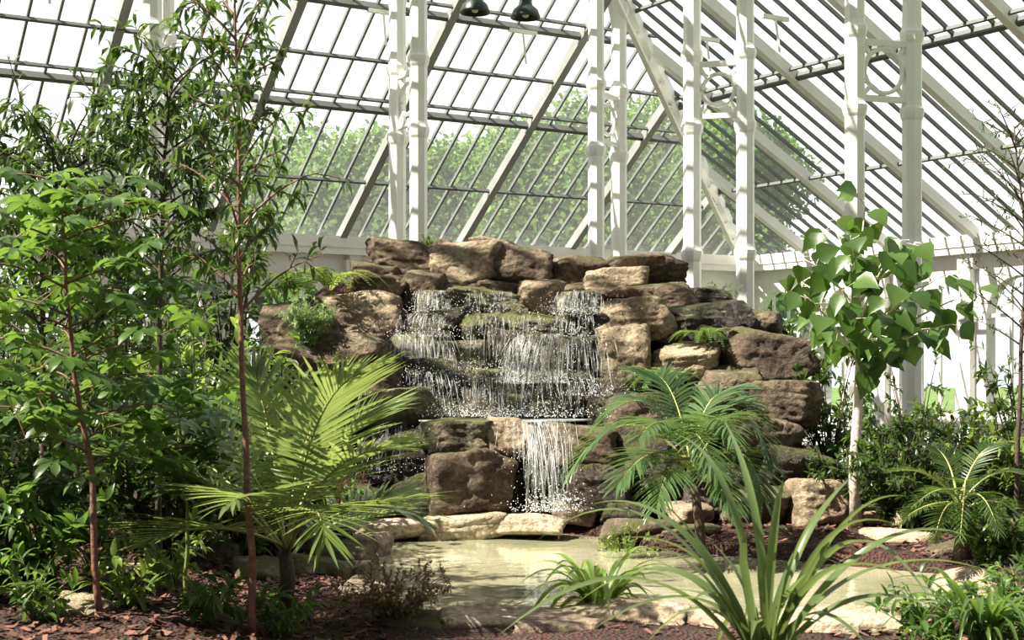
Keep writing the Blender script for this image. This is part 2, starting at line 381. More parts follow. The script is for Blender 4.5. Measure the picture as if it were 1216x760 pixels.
def column(pa,pb,label,r=.125):
    base=(pa+pb)/2; base.z=ground(base.x,base.y)-.05
    e=empty('iron_column',base)
    for p in (pa,pb):
        g=MB(); zt=roofz(p.x,p.y)-.05; zt=min(zt,10.4); H=zt-base.z
        q=Vector((p.x,p.y,base.z))
        prof=[(0,0),(r*1.7,0),(r*1.7,.35),(r*1.25,.45),(r,.55)]
        for zc in (3.2,4.95,5.95):
            if zc<H-.4:
                z=zc-base.z
                prof+= [(r,z-.12),(r*1.14,z-.08),(r*1.25,z-.02),(r*1.25,z+.03),(r*1.08,z+.07),(r,z+.12)]
        prof+=[(r*.95,H-.4),(r*1.4,H-.1),(r*1.4,H),(0,H)]
        lathe(g,q,prof,8); o=g.obj('post',M['white'],base,smooth=False,parent=e)
    ax=(pb-pa); ax.z=0; L_=ax.length; ax.normalize(); mid=(pa+pb)/2
    for zc in (5.45,7.6):
        if zc>roofz(mid.x,mid.y)-.6: continue
        g=MB(); c=Vector((mid.x,mid.y,zc)); rr=L_/2-r-.02; rr=max(rr,.1)
        pts=[c+ax*(math.cos(t)*rr)+Z*(math.sin(t)*rr) for t in [2*math.pi*i/24 for i in range(25)]]
        tube(g,pts,.03,6,caps=False)
        for dz in (-.36,.36): beam(g,c-ax*(L_/2)+Z*dz,c+ax*(L_/2)+Z*dz,.08,.07)
        for sx in (-1,1):
            for sz in (-1,1):
                beam(g,c+ax*(sx*rr*.75)+Z*(sz*rr*.75),c+ax*(sx*(L_/2-r*.8))+Z*(sz*.34),.05,.05)
        g.obj('ring_bracket',M['white'],base,smooth=False,parent=e)
    tag(e,label,'column','paired white iron columns')
lab='white painted paired iron column with ring brackets'
def cp(u,d): return Vector(((u-608)/F*d,d,0))
column(cp(181,18.1),cp(196,18.75),lab); column(cp(472,20.6),cp(497,19.95),lab); column(cp(708,21.7),cp(735,22.35),lab)
column(cp(822,19.7),cp(885,19.5),lab); column(cp(1015,18.2),cp(1083,18.5),lab,.13)
def lamp(u,v,d):
    p=W(u,v,d); e=empty('pendant_lamp',p)
    zt=roofz(p.x,p.y)-.1
    g=MB(); lathe(g,p,[(.02,.30),(.07,.29),(.085,.2),(.10,.14),(.17,.08),(.2,0),(.205,-.03),(.19,-.03),(.15,.07),(.08,.12)],20); g.obj('lamp_shade',M['dark'],p,parent=e)
    g=MB(); tube(g,[p+Z*.28,Vector((p.x,p.y,zt))],.012,8); g.obj('hanging_rod',M['dark'],p,parent=e)
    g=MB(); lathe(g,p,[(0,-.03),(.04,-.01),(.055,.03),(.05,.07),(.02,.12)],12); g.obj('bulb',M['bulb'],p,parent=e)
    tag(e,'dark green bell-shaped pendant lamp hanging from the roof','lamp','pendant lamps')
lamp(564,13,19.); lamp(624,19,19.3)
def opener(s,d,P,nrm):
    p=P(s,d)-nrm*.1; e=empty('window_opener',p)
    g=MB(); beam(g,p,p-Z*.55+b_*.1,.03,.03,Vector((1,0,0))); g.obj('arm',M['white'],p,smooth=False,parent=e)
    g=MB(); beam(g,p-a_*.25-Z*.03,p+a_*.25-Z*.03,.06,.06); g.obj('bracket',M['white'],p,smooth=False,parent=e)
    tag(e,'white lever arm for opening the roof vents','window opener','roof vent openers')
for s in (8.2,10.6,13.0,15.4): opener(s,4.2,PL,nl)
for s in (5.6,7.2): opener(s,5.6,PR,nr)

# ------------------------------------------------------------ rocks
def ico(sub):
    bm=bmesh.new(); bmesh.ops.create_icosphere(bm,subdivisions=sub,radius=1)
    vs=[v.co.normalized() for v in bm.verts]; fs=[tuple(v.index for v in f.verts) for f in bm.faces]; bm.free(); return vs,fs
ICO={4:ico(4),5:ico(5)}
def rock_world(c,sx,sy,sz,mat,label,group,sub=5,tilt=8,name='boulder'):
    rr=random.Random(int(abs(c.x*1000+c.y*77+c.z*991))+5)
    vs,fs=ICO[sub]; pls=[]
    for ax in ((1,0,0),(-1,0,0),(0,1,0),(0,-1,0),(0,0,1),(0,0,-1)):
        n=Vector([q+rr.uniform(-.22,.22) for q in ax]).normalized(); pls.append((n,rr.uniform(.86,1.0)))
    for _ in range(8):
        n=Vector((rr.uniform(-1,1),rr.uniform(-1,1),rr.uniform(-1,1))).normalized(); pls.append((n,rr.uniform(1.0,1.22)))
    off=Vector((rr.uniform(0,50),rr.uniform(0,50),rr.uniform(0,50)))
    rot=Euler([math.radians(rr.uniform(-tilt,tilt)) for _ in range(2)]+[math.radians(rr.uniform(-20,20))]).to_matrix()
    g=MB(); out=[]
    for v in vs:
        s=0
        for n,d in pls:
            q=v.dot(n)
            if q>.3*d: s+=(q/d)**24
        r=s**(-1/24)
        co=v*r; r2=1+.08*noise.fractal(co*1.1+off,1,2,3)+.035*noise.fractal(co*4+off,.7,2,4)
        rg=abs(noise.noise(co*2.2+off)); r2-=.05*max(0,1-rg*9)
        st=1+.04*noise.noise(Vector((co.x*.5,co.y*.5,co.z*6+off.x)))
        co=Vector((co.x*sx*r2*st,co.y*sy*r2*st,co.z*sz*r2))
        out.append(c+rot@co)
    g.v=out; g.f=fs; g.m=[0]*len(fs)
    o=g.obj(name,mat,c); tag(o,label,'rock',group); return o
LB={'t':'sunlit tan sandstone boulder in the rock waterfall','b':'brown sandstone boulder stacked in the rockery','k':'dark wet boulder beside the falling water','m':'wet mossy ledge stone under the cascade','p':'pale flat sandstone slab at the pond edge'}
def rock(u,v,w,h,d,k,group='stacked waterfall boulders',syf=None,tilt=8,sub=5,label=None):
    sx=w*d/F/2*1.1; sz=h*d/F/2*1.12; sy=syf or max(.22,.5*(sx+sz))
    c=W(u,v,d); c.y+=sy*.8
    rock_world(c,sx,sy,sz,M[k],label or LB[k],group,sub,tilt)
RK=[
(477,307,80,42,16.7,'b'),(550,313,82,46,16.6,'t'),(621,318,72,44,16.6,'b'),(688,322,66,36,16.8,'b'),(765,319,84,34,16.8,'b'),(733,337,76,32,16.3,'t'),
(505,300,60,30,17.2,'b'),(590,302,70,30,17.3,'t'),(450,326,60,26,16.6,'b'),
(448,341,62,26,16.2,'b'),(500,346,52,46,16.3,'b'),(641,354,50,42,16.1,'t'),(545,343,60,22,16.5,'b'),(595,345,60,22,16.5,'b'),(690,345,56,20,16.4,'b'),
(415,377,110,60,15.7,'t'),(347,388,66,54,15.5,'b'),(573,359,94,30,16.0,'m'),(515,360,34,30,16.0,'m'),(688,361,56,30,16.0,'m'),
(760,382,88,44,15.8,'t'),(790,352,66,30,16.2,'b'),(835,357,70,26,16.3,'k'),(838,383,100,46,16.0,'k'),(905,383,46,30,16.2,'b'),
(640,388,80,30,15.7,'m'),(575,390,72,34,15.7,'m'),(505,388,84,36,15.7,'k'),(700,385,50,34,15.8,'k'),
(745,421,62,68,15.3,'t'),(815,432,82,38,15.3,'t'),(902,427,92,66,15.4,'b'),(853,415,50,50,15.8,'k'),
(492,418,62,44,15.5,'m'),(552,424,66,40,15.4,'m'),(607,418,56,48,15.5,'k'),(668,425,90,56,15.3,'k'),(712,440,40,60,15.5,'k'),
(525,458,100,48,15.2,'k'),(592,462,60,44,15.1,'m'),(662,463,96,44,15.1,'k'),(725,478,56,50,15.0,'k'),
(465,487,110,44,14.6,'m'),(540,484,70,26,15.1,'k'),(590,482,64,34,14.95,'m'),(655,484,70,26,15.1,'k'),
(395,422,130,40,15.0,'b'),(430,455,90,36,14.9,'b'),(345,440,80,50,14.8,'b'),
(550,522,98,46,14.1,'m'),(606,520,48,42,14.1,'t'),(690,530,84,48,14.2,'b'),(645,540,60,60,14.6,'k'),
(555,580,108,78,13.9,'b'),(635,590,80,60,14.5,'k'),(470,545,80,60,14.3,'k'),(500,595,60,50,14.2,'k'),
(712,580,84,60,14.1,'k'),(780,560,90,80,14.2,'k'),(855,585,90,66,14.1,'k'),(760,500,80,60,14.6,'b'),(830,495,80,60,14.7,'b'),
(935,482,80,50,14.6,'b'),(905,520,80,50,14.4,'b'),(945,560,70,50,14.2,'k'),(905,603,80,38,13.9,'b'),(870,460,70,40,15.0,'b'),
(440,600,70,40,14.2,'b'),
]
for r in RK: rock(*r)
rock(975,598,66,54,13.7,'t','loose bed boulders',label='tan boulder standing beside the pale-barked young tree')
for r in [(540,629,104,26,13.6,'p'),(627,627,84,26,13.6,'p'),(455,633,90,24,13.4,'p'),(685,612,50,24,14.0,'b'),(405,668,70,36,11.8,'b'),(435,655,44,30,12.4,'t'),(375,692,90,50,10.6,'b'),(420,690,50,36,10.8,'t'),(428,712,50,24,9.7,'t'),
 (760,633,80,28,13.2,'b'),(825,641,70,26,13.1,'b'),(890,648,90,22,12.9,'b'),(970,652,90,22,12.8,'b'),(1100,614,80,24,13.3,'p'),(1195,640,80,40,12.,'b'),(1075,650,90,26,12.6,'p'),(1150,664,80,30,11.7,'b'),(1160,700,70,22,10.6,'p'),
 (820,612,44,24,13.9,'t'),(745,612,50,28,13.9,'k'),(330,640,80,40,12.0,'b'),(300,690,60,34,10.4,'b'),(250,665,60,30,11,'b'),(1185,585,70,30,14,'b'),(1050,612,60,20,13.6,'p')]:
    rock(*r,group='pond edge stones',sub=4,label={'p':LB['p'],'b':'brown flat stone on the mulch near the pond','t':'tan stone at the pond margin','k':LB['k']}[r[5]])
rock(590,757,150,46,8.5,'t','pond edge stones',syf=.25,tilt=6,label='large tan sunlit slab at the near pond edge')
rock(745,750,150,52,8.5,'p','pond edge stones',syf=.25,tilt=6,label='large pale sunlit slab at the near pond edge')
rock(665,762,90,44,8.2,'t','pond edge stones',syf=.22,tilt=7,sub=4,label='tan stone at the pond margin')
rock(495,756,90,36,8.5,'b','pond edge stones',sub=4,tilt=5,label='brown flat stone at the near pond edge')
rock(860,754,80,44,8.4,'t','pond edge stones',sub=4,tilt=6,label='tan stone at the pond margin')
rock(85,742,74,44,8.0,'t','loose bed boulders',label='tan stone half sunk in the mulch bed')
rock(160,690,60,30,9.6,'t','loose bed boulders',sub=4,label='small tan stone in the planted bed')
rock(1010,756,160,36,8.2,'p','pond edge stones',sub=4,tilt=3)

# ------------------------------------------------------------ water
wf=empty('waterfall',W(600,495,14.6))
O=wf.location.copy()
streams=[(515,345,515,374,15.93,15.85,36,.95),(560,345,562,372,15.95,15.9,26,.35),(598,346,598,372,15.95,15.9,22,.35),(688,346,686,374,15.9,15.8,50,1.1),
(505,372,498,400,15.6,15.5,54,.7),(500,397,505,445,15.4,15.3,64,.86),(575,373,575,440,15.6,15.3,44,.25),(682,373,678,400,15.65,15.5,44,.7),(620,374,618,400,15.62,15.5,40,.25),
(645,397,632,455,15.2,15.05,60,1.2),(695,400,700,470,15.2,15.0,44,.6),(610,400,606,440,15.4,15.25,30,.35),(510,440,518,494,15.1,14.85,58,.75),(585,448,588,494,14.95,14.8,70,.7),(645,440,645,495,15.0,14.85,76,.7),
(638,498,650,606,14.08,13.85,36,2.0),(666,499,668,595,14.1,13.9,22,.5),(480,505,455,560,14.1,14.0,60,.2),(612,500,616,545,14.0,13.95,26,.15)]
drops=MB(); bmv,bmf=ico(1)
def drop(p,r,el=1):
    b=len(drops.v)
    for v in bmv: drops.v.append(Vector((p.x+v.x*r,p.y+v.y*r,p.z+v.z*r*el)))
    for f in bmf: drops.face(tuple(b+i for i in f))
for (u0,v0,u1,v1,d0,d1,w,dn) in streams:
    g=MB(); p0=W(u0,v0,d0); p1=W(u1,v1,d1); ww=w*d0/F; nc=max(5,int(w/2.5)); nr_=14
    fl=(p0-p1).length; so=R.uniform(0,50)
    def pos(s,t,k=0):
        fan=(1+.3*t+.25*t*noise.noise(Vector((s*3,so,0))))
        x=p0.x+(p1.x-p0.x)*t+s*ww*fan+.03*t*noise.noise(Vector((s*9,t*2,so)))
        z=p0.z+(p1.z-p0.z)*(t*t*.6+t*.4)
        y=p0.y+(p1.y-p0.y)*t-.10*math.sin(math.pi*min(1,t*1.2)*.5)*min(1,fl)-k
        return Vector((x,y,z))
    for j in range(nr_+1):
        t=j/nr_
        for i in range(nc+1):
            v=pos(i/nc-.5,t); v.y+=.03*noise.noise(Vector((v.x*22,v.z*3,so))); g.v.append(v)
    for j in range(nr_):
        for i in range(nc):
            q=j*(nc+1)+i; g.face((q,q+1,q+nc+2,q+nc+1))
    for k in range(int(w*.8*dn)+3):
        s=R.gauss(0,.3); t0=R.uniform(0,.5); t1=min(1.05,t0+R.uniform(.2,.6)); pts=[];rd=[]
        for q in range(7):
            t=t0+(t1-t0)*q/6
            v=pos(s,t,R.uniform(0,.02)); v.x+=.006*noise.noise(Vector((k*3.1,t*9,u0)))
            pts.append(v); rd.append(R.uniform(.0007,.0026)*math.sin(math.pi*(q+.6)/7.2))
        tube(drops,pts,rd,4,caps=False)
    for k in range(int(w*4*dn)):
        t=R.random()**.6; s=R.gauss(0,.42); v=pos(s,t,R.uniform(0,.22)); v.z+=R.uniform(-.03,.03)
        drop(v,R.uniform(.0015,.0045),R.uniform(1,2.6))
    for k in range(int(w*7*dn)):
        s=R.gauss(0,.6); drop(Vector((p1.x+s*ww,p1.y-R.uniform(0,.25),p1.z+abs(R.gauss(0,.07)))),R.uniform(.002,.007))
    g.obj('water_stream',M['fall2'] if dn>.85 else M['fall'],O,parent=wf)
o=drops.obj('splash_drops',M['drop'],O,parent=wf); o['kind']='stuff'
g=MB(); zc=W(0,499,14.5).z
pts=[]
for i in range(60):
    a=2*math.pi*i/60; rx_=.86+.22*noise.noise(Vector((math.cos(a)*3,math.sin(a)*3,5))); ry_=.46+.12*noise.noise(Vector((math.cos(a)*4,math.sin(a)*4,9)))
    pts.append((-.10+math.cos(a)*rx_,14.75+math.sin(a)*ry_))
g.v=[Vector((x,y,zc)) for x,y in pts]+[Vector((x,y,zc-.012)) for x,y in pts]
g.face(tuple(range(60))); 
for i in range(60): g.face((i,(i+1)%60,60+(i+1)%60,60+i))
g.obj('upper_basin_water',M['basin'],O,smooth=False,parent=wf)
tag(wf,'white water cascading over stacked wet boulders into a pond','waterfall')

# ------------------------------------------------------------ plants
def mk(name,base,label,cat,parts,group=None):
    e=empty(name,base)
    for pn,mb,mt in parts:
        if mb.v: mb.obj(pn,mt,base,parent=e)
    return tag(e,label,cat,group)
def frond(g,p0,p1,p2,n,L,w,start=.22,a0=70,a1=22,droop=.4,lift=.15,rr=.012,prof=LFT,tip=.45):
    pts=[bez(p0,p1,p2,i/12) for i in range(13)]
    tube(g,pts,[rr*(1-.8*i/12) for i in range(13)],5,mi=1)
    for i in range(n):
        t=start+(1-start)*(i/(n-1)); q=(t-start)/(1-start)
        p=bez(p0,p1,p2,t); tg=((p1-p0)*(1-t)+(p2-p1)*t).normalized()
        s=tg.cross(Z)
        if s.length<.15: s=Vector((1,.2,0))
        s.normalize(); up=s.cross(tg)
        an=math.radians(a0+(a1-a0)*q)
        ll=L*(min(1,.55+1.6*q) if q<.3 else 1-(1-tip)*((q-.3)/.7)**1.5)
        for sg in (-1,1):
            aj=an+R.uniform(-.09,.09)
            d=tg*math.cos(aj)+s*(sg*math.sin(aj))+up*(lift+R.uniform(-.06,.06))
            blade(g,p,d,up+s*sg*.3,ll*R.uniform(.9,1.08),w,prof,droop*R.uniform(.6,1.3),.12,0)
def palm(name,label,base,crown,fronds,L,w,n,leaf,trunk_mat,tr=.05,droop=.4,group=None,lift=.15,start=.22,a0=70,a1=22):
    e=empty(name,base)
    g=MB(); midp=(base+crown)/2+Vector((.03,0,0)); tube(g,[base-Z*.05,midp,crown],[tr*1.2,tr,tr*.8],10); g.obj('trunk',trunk_mat,base,parent=e)
    for (q1,q2) in fronds:
        g=MB(); frond(g,crown+rdir()*tr*.5,q1,q2,n,L,w,droop=droop,lift=lift,start=start,a0=a0,a1=a1); g.obj('frond',[leaf,M['rib']],base,parent=e)
    return tag(e,label,'palm',group)
def gz(x,y): return ground(x,y)
def onground(u,d): x=(u-608)/F*d; return Vector((x,d,gz(x,d)))
D=9.0
cr=W(338,655,D)
palm('feather_palm','young feather palm with arching yellow-green fronds',onground(335,D),cr,[
 (W(345,510,D+.3),W(412,455,D+.3)),(W(300,520,D),W(185,465,D+.3)),(W(385,530,D-.5),W(462,535,D-.9)),(W(420,575,D-.2),W(495,615,D-.5)),
 (W(270,560,D-.2),W(145,545,D-.5)),(W(270,610,D-.7),W(185,640,D-1.1)),(W(322,500,D+.6),W(300,440,D+.9)),(W(375,560,D-1),W(385,640,D-1.4)),
 (W(365,470,D-.2),W(425,445,D-.6)),(W(320,560,D-.8),W(270,600,D-1.5)),(W(400,620,D+.1),W(460,590,D+.5)),(W(250,530,D+.4),W(160,500,D+.8)),(W(390,500,D+.3),W(450,490,D+.5))],
 .60,.026,30,M['lf_palm'],M['barkdark'],start=.3,a0=78,a1=14,droop=.22,lift=.12)
D=12.4
cr=W(822,560,D)
palm('feather_palm','deep green feather palm with drooping fronds below boulders',onground(832,D),cr,[
 (W(745,450,D+.1),W(678,560,D-.2)),(W(780,430,D+.3),W(715,500,D+.3)),(W(800,420,D+.4),W(760,450,D+.7)),(W(835,430,D+.2),W(890,480,D+.3)),
 (W(880,440,D),W(915,545,D-.3)),(W(890,500,D-.3),W(905,590,D-.6)),(W(815,470,D-.5),W(850,560,D-1)),(W(775,510,D-.5),W(735,575,D-.9)),(W(845,460,D-.3),W(870,520,D-.9)),(W(790,470,D-.2),W(760,520,D-.8)),(W(850,440,D+.2),W(905,500,D+.1)),(W(800,520,D-.6),W(780,600,D-1)),(W(840,520,D-.6),W(870,600,D-1))],
 .46,.026,34,M['lf_palmd'],M['barkdark'],tr=.045,droop=.6)
D=11.5
cr=W(1142,600,D)
palm('cycad','dark blue-green cycad with stiff narrow fronds',onground(1142,D),cr,[
 (W(1110,550,D),W(1060,560,D-.2)),(W(1130,530,D+.3),W(1100,530,D+.4)),(W(1150,530,D),W(1140,640,D-.9)),(W(1180,540,D),W(1225,570,D)),(W(1190,580,D-.2),W(1215,620,D-.3)),(W(1100,590,D-.2),W(1070,620,D-.4)),(W(1160,520,D+.2),W(1190,530,D+.4)),(W(1120,590,D-.5),W(1110,640,D-.8)),(W(1130,560,D-.5),W(1085,600,D-.9)),(W(1165,560,D-.5),W(1185,630,D-.8))],
 .22,.016,28,M['lf_dark'],M['barkdark'],tr=.07,droop=.3)

def leafy(fm,p0,p1,n,L,w,prof,droop,spread=1.0,mi=0):
    d=(p1-p0).normalized()
    for i in range(n):
        t=(i+.5+R.uniform(-.3,.3))/n
        v=rdir(); v=v-d*v.dot(d)
        if v.length<.1: continue
        v.normalize(); dd=d*.7+v*spread+Z*.15
        blade(fm,p0.lerp(p1,t),dd,Z+rdir()*.5,L*R.uniform(.65,1.15),w*R.uniform(.8,1.15),prof,droop*R.uniform(.5,1.5),.14,mi)
def shrub(name,label,cat,base,h,rx,ry,nb,tw,lv,L,w,prof,droop,leaf,stem,lo=.1,group=None,r0=.012):
    sm_=MB(); fm=MB()
    for b in range(nb):
        an=2*math.pi*(b+R.random()*.7)/nb; rad=R.uniform(.25,1)**.6; hh=h*(1-.45*rad*rad)*R.uniform(.8,1.05)
        tip=base+Vector((math.cos(an)*rx*rad,math.sin(an)*ry*rad,hh)); mid=base+Vector((math.cos(an)*rx*rad*.35,math.sin(an)*ry*rad*.35,hh*.6))
        pts=[bez(base,mid,tip,i/6) for i in range(7)]; tube(sm_,pts,[r0*(1-.12*i) for i in range(7)],5)
        for k in range(tw):
            t=lo+(1-lo)*(k+R.random())/tw; p=bez(base,mid,tip,min(t,1))
            q=p+(Vector((math.cos(an),math.sin(an),.5))*.6+rdir()).normalized()*R.uniform(.12,.34)*max(rx,.4)
            tube(sm_,[p,(p+q)/2+Z*.01,q],[r0*.35,r0*.3,r0*.15],3,caps=False)
            leafy(fm,p,q,lv,L,w,prof,droop)
    return mk(name,base,label,cat,[('stems',sm_,stem),('foliage',fm,leaf)],group)
def sapling(name,label,cat,path,r0,nb,t0,t1,bl,upw,tw,lv,L,w,prof,droop,leaf,stem,whorl=0,bend=-.2,group=None,spread=1.0,blf=None):
    pts0=path; n=len(pts0); sm_=MB(); fm=MB()
    base=pts0[0]
    def at(t):
        x=t*(n-1); k=min(int(x),n-2); return pts0[k].lerp(pts0[k+1],x-k)
    N_=24; pts=[at(i/N_)+Vector((noise.noise(Vector((i*.3,base.x,0)))*.02,0,0)) for i in range(N_+1)]
    tube(sm_,pts,[r0*(1-.75*i/N_) for i in range(N_+1)],8)
    for b in range(nb):
        t=t0+(t1-t0)*(b+R.random())/nb; an=b*2.4+R.uniform(-.5,.5); p=at(t)
        l=bl*R.uniform(.6,1.15)*(blf((t-t0)/(t1-t0)) if blf else 1)
        out=Vector((math.cos(an),math.sin(an),0)); mid=p+(out+Z*upw)*l*.5; tip=mid+(out+Z*bend)*l*.5
        bp=[bez(p,mid,tip,i/5) for i in range(6)]; tube(sm_,bp,[r0*.35*(1-.15*i) for i in range(6)],4,caps=False)
        for k in range(tw):
            tt=.25+.75*(k+R.random())/tw; a=bez(p,mid,tip,min(1,tt)); d=(out*.4+rdir()+Z*.1*upw).normalized(); c=a+d*l*R.uniform(.15,.4)
            tube(sm_,[a,(a+c)/2,c],[r0*.15]*2+[r0*.08],3,caps=False)
            if whorl:
                ax=(Z+rdir()*.5).normalized(); s=ax.cross(Vector((1,0,0))).normalized(); s2=ax.cross(s); ph=R.random()*6
                for q in range(whorl):
                    th=ph+2*math.pi*q/whorl; dd=s*math.cos(th)+s2*math.sin(th)+ax*.15
                    blade(fm,c,dd,ax,L*R.uniform(.7,1.1),w,prof,droop*R.uniform(.7,1.3),.12)
            else: leafy(fm,a,c,lv,L,w,prof,droop,spread)
    return mk(name,base,label,cat,[('stem',sm_,stem),('foliage',fm,leaf)],group)
b0=onground(118,8.0)
sapling('sapling','slender sapling with whorls of glossy palmate leaves','tree',[b0,W(108,560,8),W(88,440,8),W(78,320,8),W(72,215,8)],.022,34,.25,1,.5,.5,4,0,.15,.056,OBOV,1.3,M['lf_mid'],M['barkred'],whorl=7,blf=lambda t:.7+.7*math.sin(math.pi*min(1,t*.8+.15)))
b0=onground(300,8.0)
sapling('sapling','tall thin red-stemmed sapling with narrow drooping leaves','tree',[b0,W(296,600,8),W(287,420,8),W(283,200,8),W(281,-30,8)],.024,30,.55,.98,.42,1.2,5,6,.12,.026,LANCE,1.7,M['lf_dark'],M['barkred'],bend=.2)
b0=onground(190,9.6)
sapling('sapling','leaning sapling with drooping dark lance-shaped leaves','tree',[b0,W(188,500,9.6),W(192,300,9.6),W(196,180,9.6),W(205,85,9.6)],.025,40,.45,1,.55,1.0,5,8,.14,.028,LANCE,1.9,M['lf_dark'],M['barkdark'],bend=0)
b0=onground(50,10.2)
sapling('sapling','bushy young tree with dark narrow leaves','tree',[b0,W(52,500,10.2),W(50,330,10.2),W(60,240,10.2),W(80,180,10.2)],.03,44,.35,1,.75,.9,6,8,.14,.03,LANCE,1.6,M['lf_dark'],M['barkdark'],bend=0)
b0=onground(222,8.8)
sapling('sapling','small sapling with whorled rounded green leaves','tree',[b0,W(222,600,8.8),W(215,520,8.8),W(210,470,8.8)],.014,16,.3,1,.36,.6,4,0,.15,.06,OBOV,.9,M['lf_mid'],M['greenstem'],whorl=6)
b0=onground(20,9.0)
sapling('sapling','small sapling with whorled rounded green leaves','tree',[b0,W(20,600,9),W(14,520,9),W(20,420,9)],.016,22,.2,1,.5,.6,4,0,.17,.06,OBOV,.9,M['lf_dark'],M['greenstem'],whorl=7)
b0=onground(150,10.5)
sapling('sapling','leafy sapling with broad light green leaves','tree',[b0,W(150,540,10.5),W(150,400,10.5),W(155,300,10.5)],.018,26,.2,1,.55,.6,5,6,.15,.05,LANCE,1.0,M['lf_mid'],M['barkdark'])
for (u,d,h,rx,lf,L,w,lab) in [(30,12.5,2.9,1.0,'lf_dark',.17,.05,'dense dark green shrub with lance-shaped leaves'),(140,13,2.7,.9,'lf_dark',.16,.05,'dense dark green shrub with lance-shaped leaves'),
 (235,12,2.1,.8,'lf_bright',.17,.05,'yellow-green leafy shrub behind the palm'),(290,13,2.3,.7,'lf_mid',.15,.05,'mid-green rounded shrub beside the rockery'),(90,11,1.6,.8,'lf_mid',.16,.05,'mid-green leafy shrub below the saplings'),
 (200,10.6,1.2,.6,'lf_dark',.14,.05,'low dark shrub in the mulch bed'),(-40,11,2.6,.8,'lf_dark',.16,.05,'dense dark green shrub with lance-shaped leaves'),(290,11.3,1.1,.55,'lf_bright',.13,.04,'low bright green shrub by the palm'),(20,8.6,.9,.5,'lf_mid',.14,.05,'low mid-green shrub in the mulch bed'),(390,12.5,.7,.45,'lf_mid',.1,.03,'small leafy shrub by the rocks'),
 (60,16,3.4,1.3,'lf_dark',.18,.06,'tall dark evergreen shrub by the arcade wall'),(190,16.5,3.2,1.2,'lf_mid',.18,.06,'tall green shrub by the arcade wall'),(270,17,3.1,.9,'lf_dark',.16,.05,'tall dark evergreen shrub by the arcade wall'),(330,11.8,1.5,.5,'lf_dark',.13,.04,'dark upright shrub behind the palm')]:
    shrub('shrub',lab,'shrub',onground(u,d),h,rx,rx,17,7,9,L,w,LANCE,.9,M[lf],M['barkdark'])
for (u,d,h,r,lf) in [(250,8.1,.35,.28,'lf_mid'),(150,8.3,.3,.25,'lf_bright'),(330,8.2,.3,.22,'lf_mid'),(40,7.8,.4,.3,'lf_mid'),(205,9.3,.5,.3,'lf_bright'),(110,9.2,.5,.35,'lf_mid')]:
    shrub('seedling_plant','low leafy green plant growing from the mulch','plant',onground(u,d),h,r,r,9,3,5,.12,.035,LANCE,1.0,M[lf],M['greenstem'],r0=.006)
shrub('dry_shrub','low twiggy brownish shrub at the pond margin','shrub',onground(470,8.7),.36,.42,.3,28,8,9,.03,.016,OVAL,.3,M['lf_dry'],M['barkred'],r0=.005)
shrub('dry_shrub','small twiggy olive shrub among the pond stones','shrub',onground(745,12.9),.5,.38,.3,16,6,8,.05,.02,OVAL,.3,M['lf_bright'],M['barkred'],r0=.005)
for (u,d,h,rx,lf,L,w,lab) in [(1085,14.6,1.75,.55,'lf_dark',.09,.035,'dark small-leaved shrub beside the young tree'),(985,15.2,1.8,.55,'lf_dark',.12,.035,'dark upright shrub beside the boulders'),
 (1195,13.2,1.35,.6,'lf_bright',.13,.04,'bright green leafy shrub at the bed edge'),(1140,15,1.4,.6,'lf_mid',.12,.04,'mid-green shrub near the arcade wall'),(1215,14.6,2.1,.6,'lf_dark',.11,.035,'dark shrub near the arcade wall'),(945,16.6,1.7,.5,'lf_mid',.12,.04,'light shrub behind the rockery'),
 (1050,16.6,1.6,.6,'lf_mid',.12,.04,'mid-green shrub near the arcade wall'),(1010,13.9,.9,.5,'lf_dark',.1,.03,'low dark groundcover shrub'),(1060,13.4,1.1,.5,'lf_dark',.1,.03,'low dark groundcover shrub'),(1180,11.2,.5,.4,'lf_mid',.1,.03,'low green shrub by the stones'),(930,15.2,.9,.4,'lf_dark',.1,.03,'low dark groundcover shrub'),
 (1100,13.2,1.0,.5,'lf_dark',.1,.03,'low dark groundcover shrub'),(1150,13.6,1.2,.6,'lf_dark',.11,.035,'dark leafy shrub behind the cycad'),(1050,14.6,1.3,.5,'lf_mid',.11,.035,'mid-green shrub behind the young tree')]:
    shrub('shrub',lab,'shrub',onground(u,d),h,rx,rx,17,7,9,L,w,LANCE,.7,M[lf],M['barkdark'])
b0=onground(1205,12)
sapling('sapling','wispy nearly leafless dark-twigged young tree','tree',[b0,W(1212,450,12),W(1218,300,12),W(1205,150,12)],.025,38,.4,1,.55,.8,6,5,.05,.014,OVAL,.5,M['lf_dark'],M['barkdark'],bend=.4)
base=onground(1017,13.6); D=13.6
g=MB(); fm=MB()
tp=[base-Z*.05,W(1014,560,D),W(1019,480,D),W(1021,430,D),W(1016,380,D),W(1020,320,D)]
tube(g,tp,[.065,.052,.046,.042,.03,.02],10)
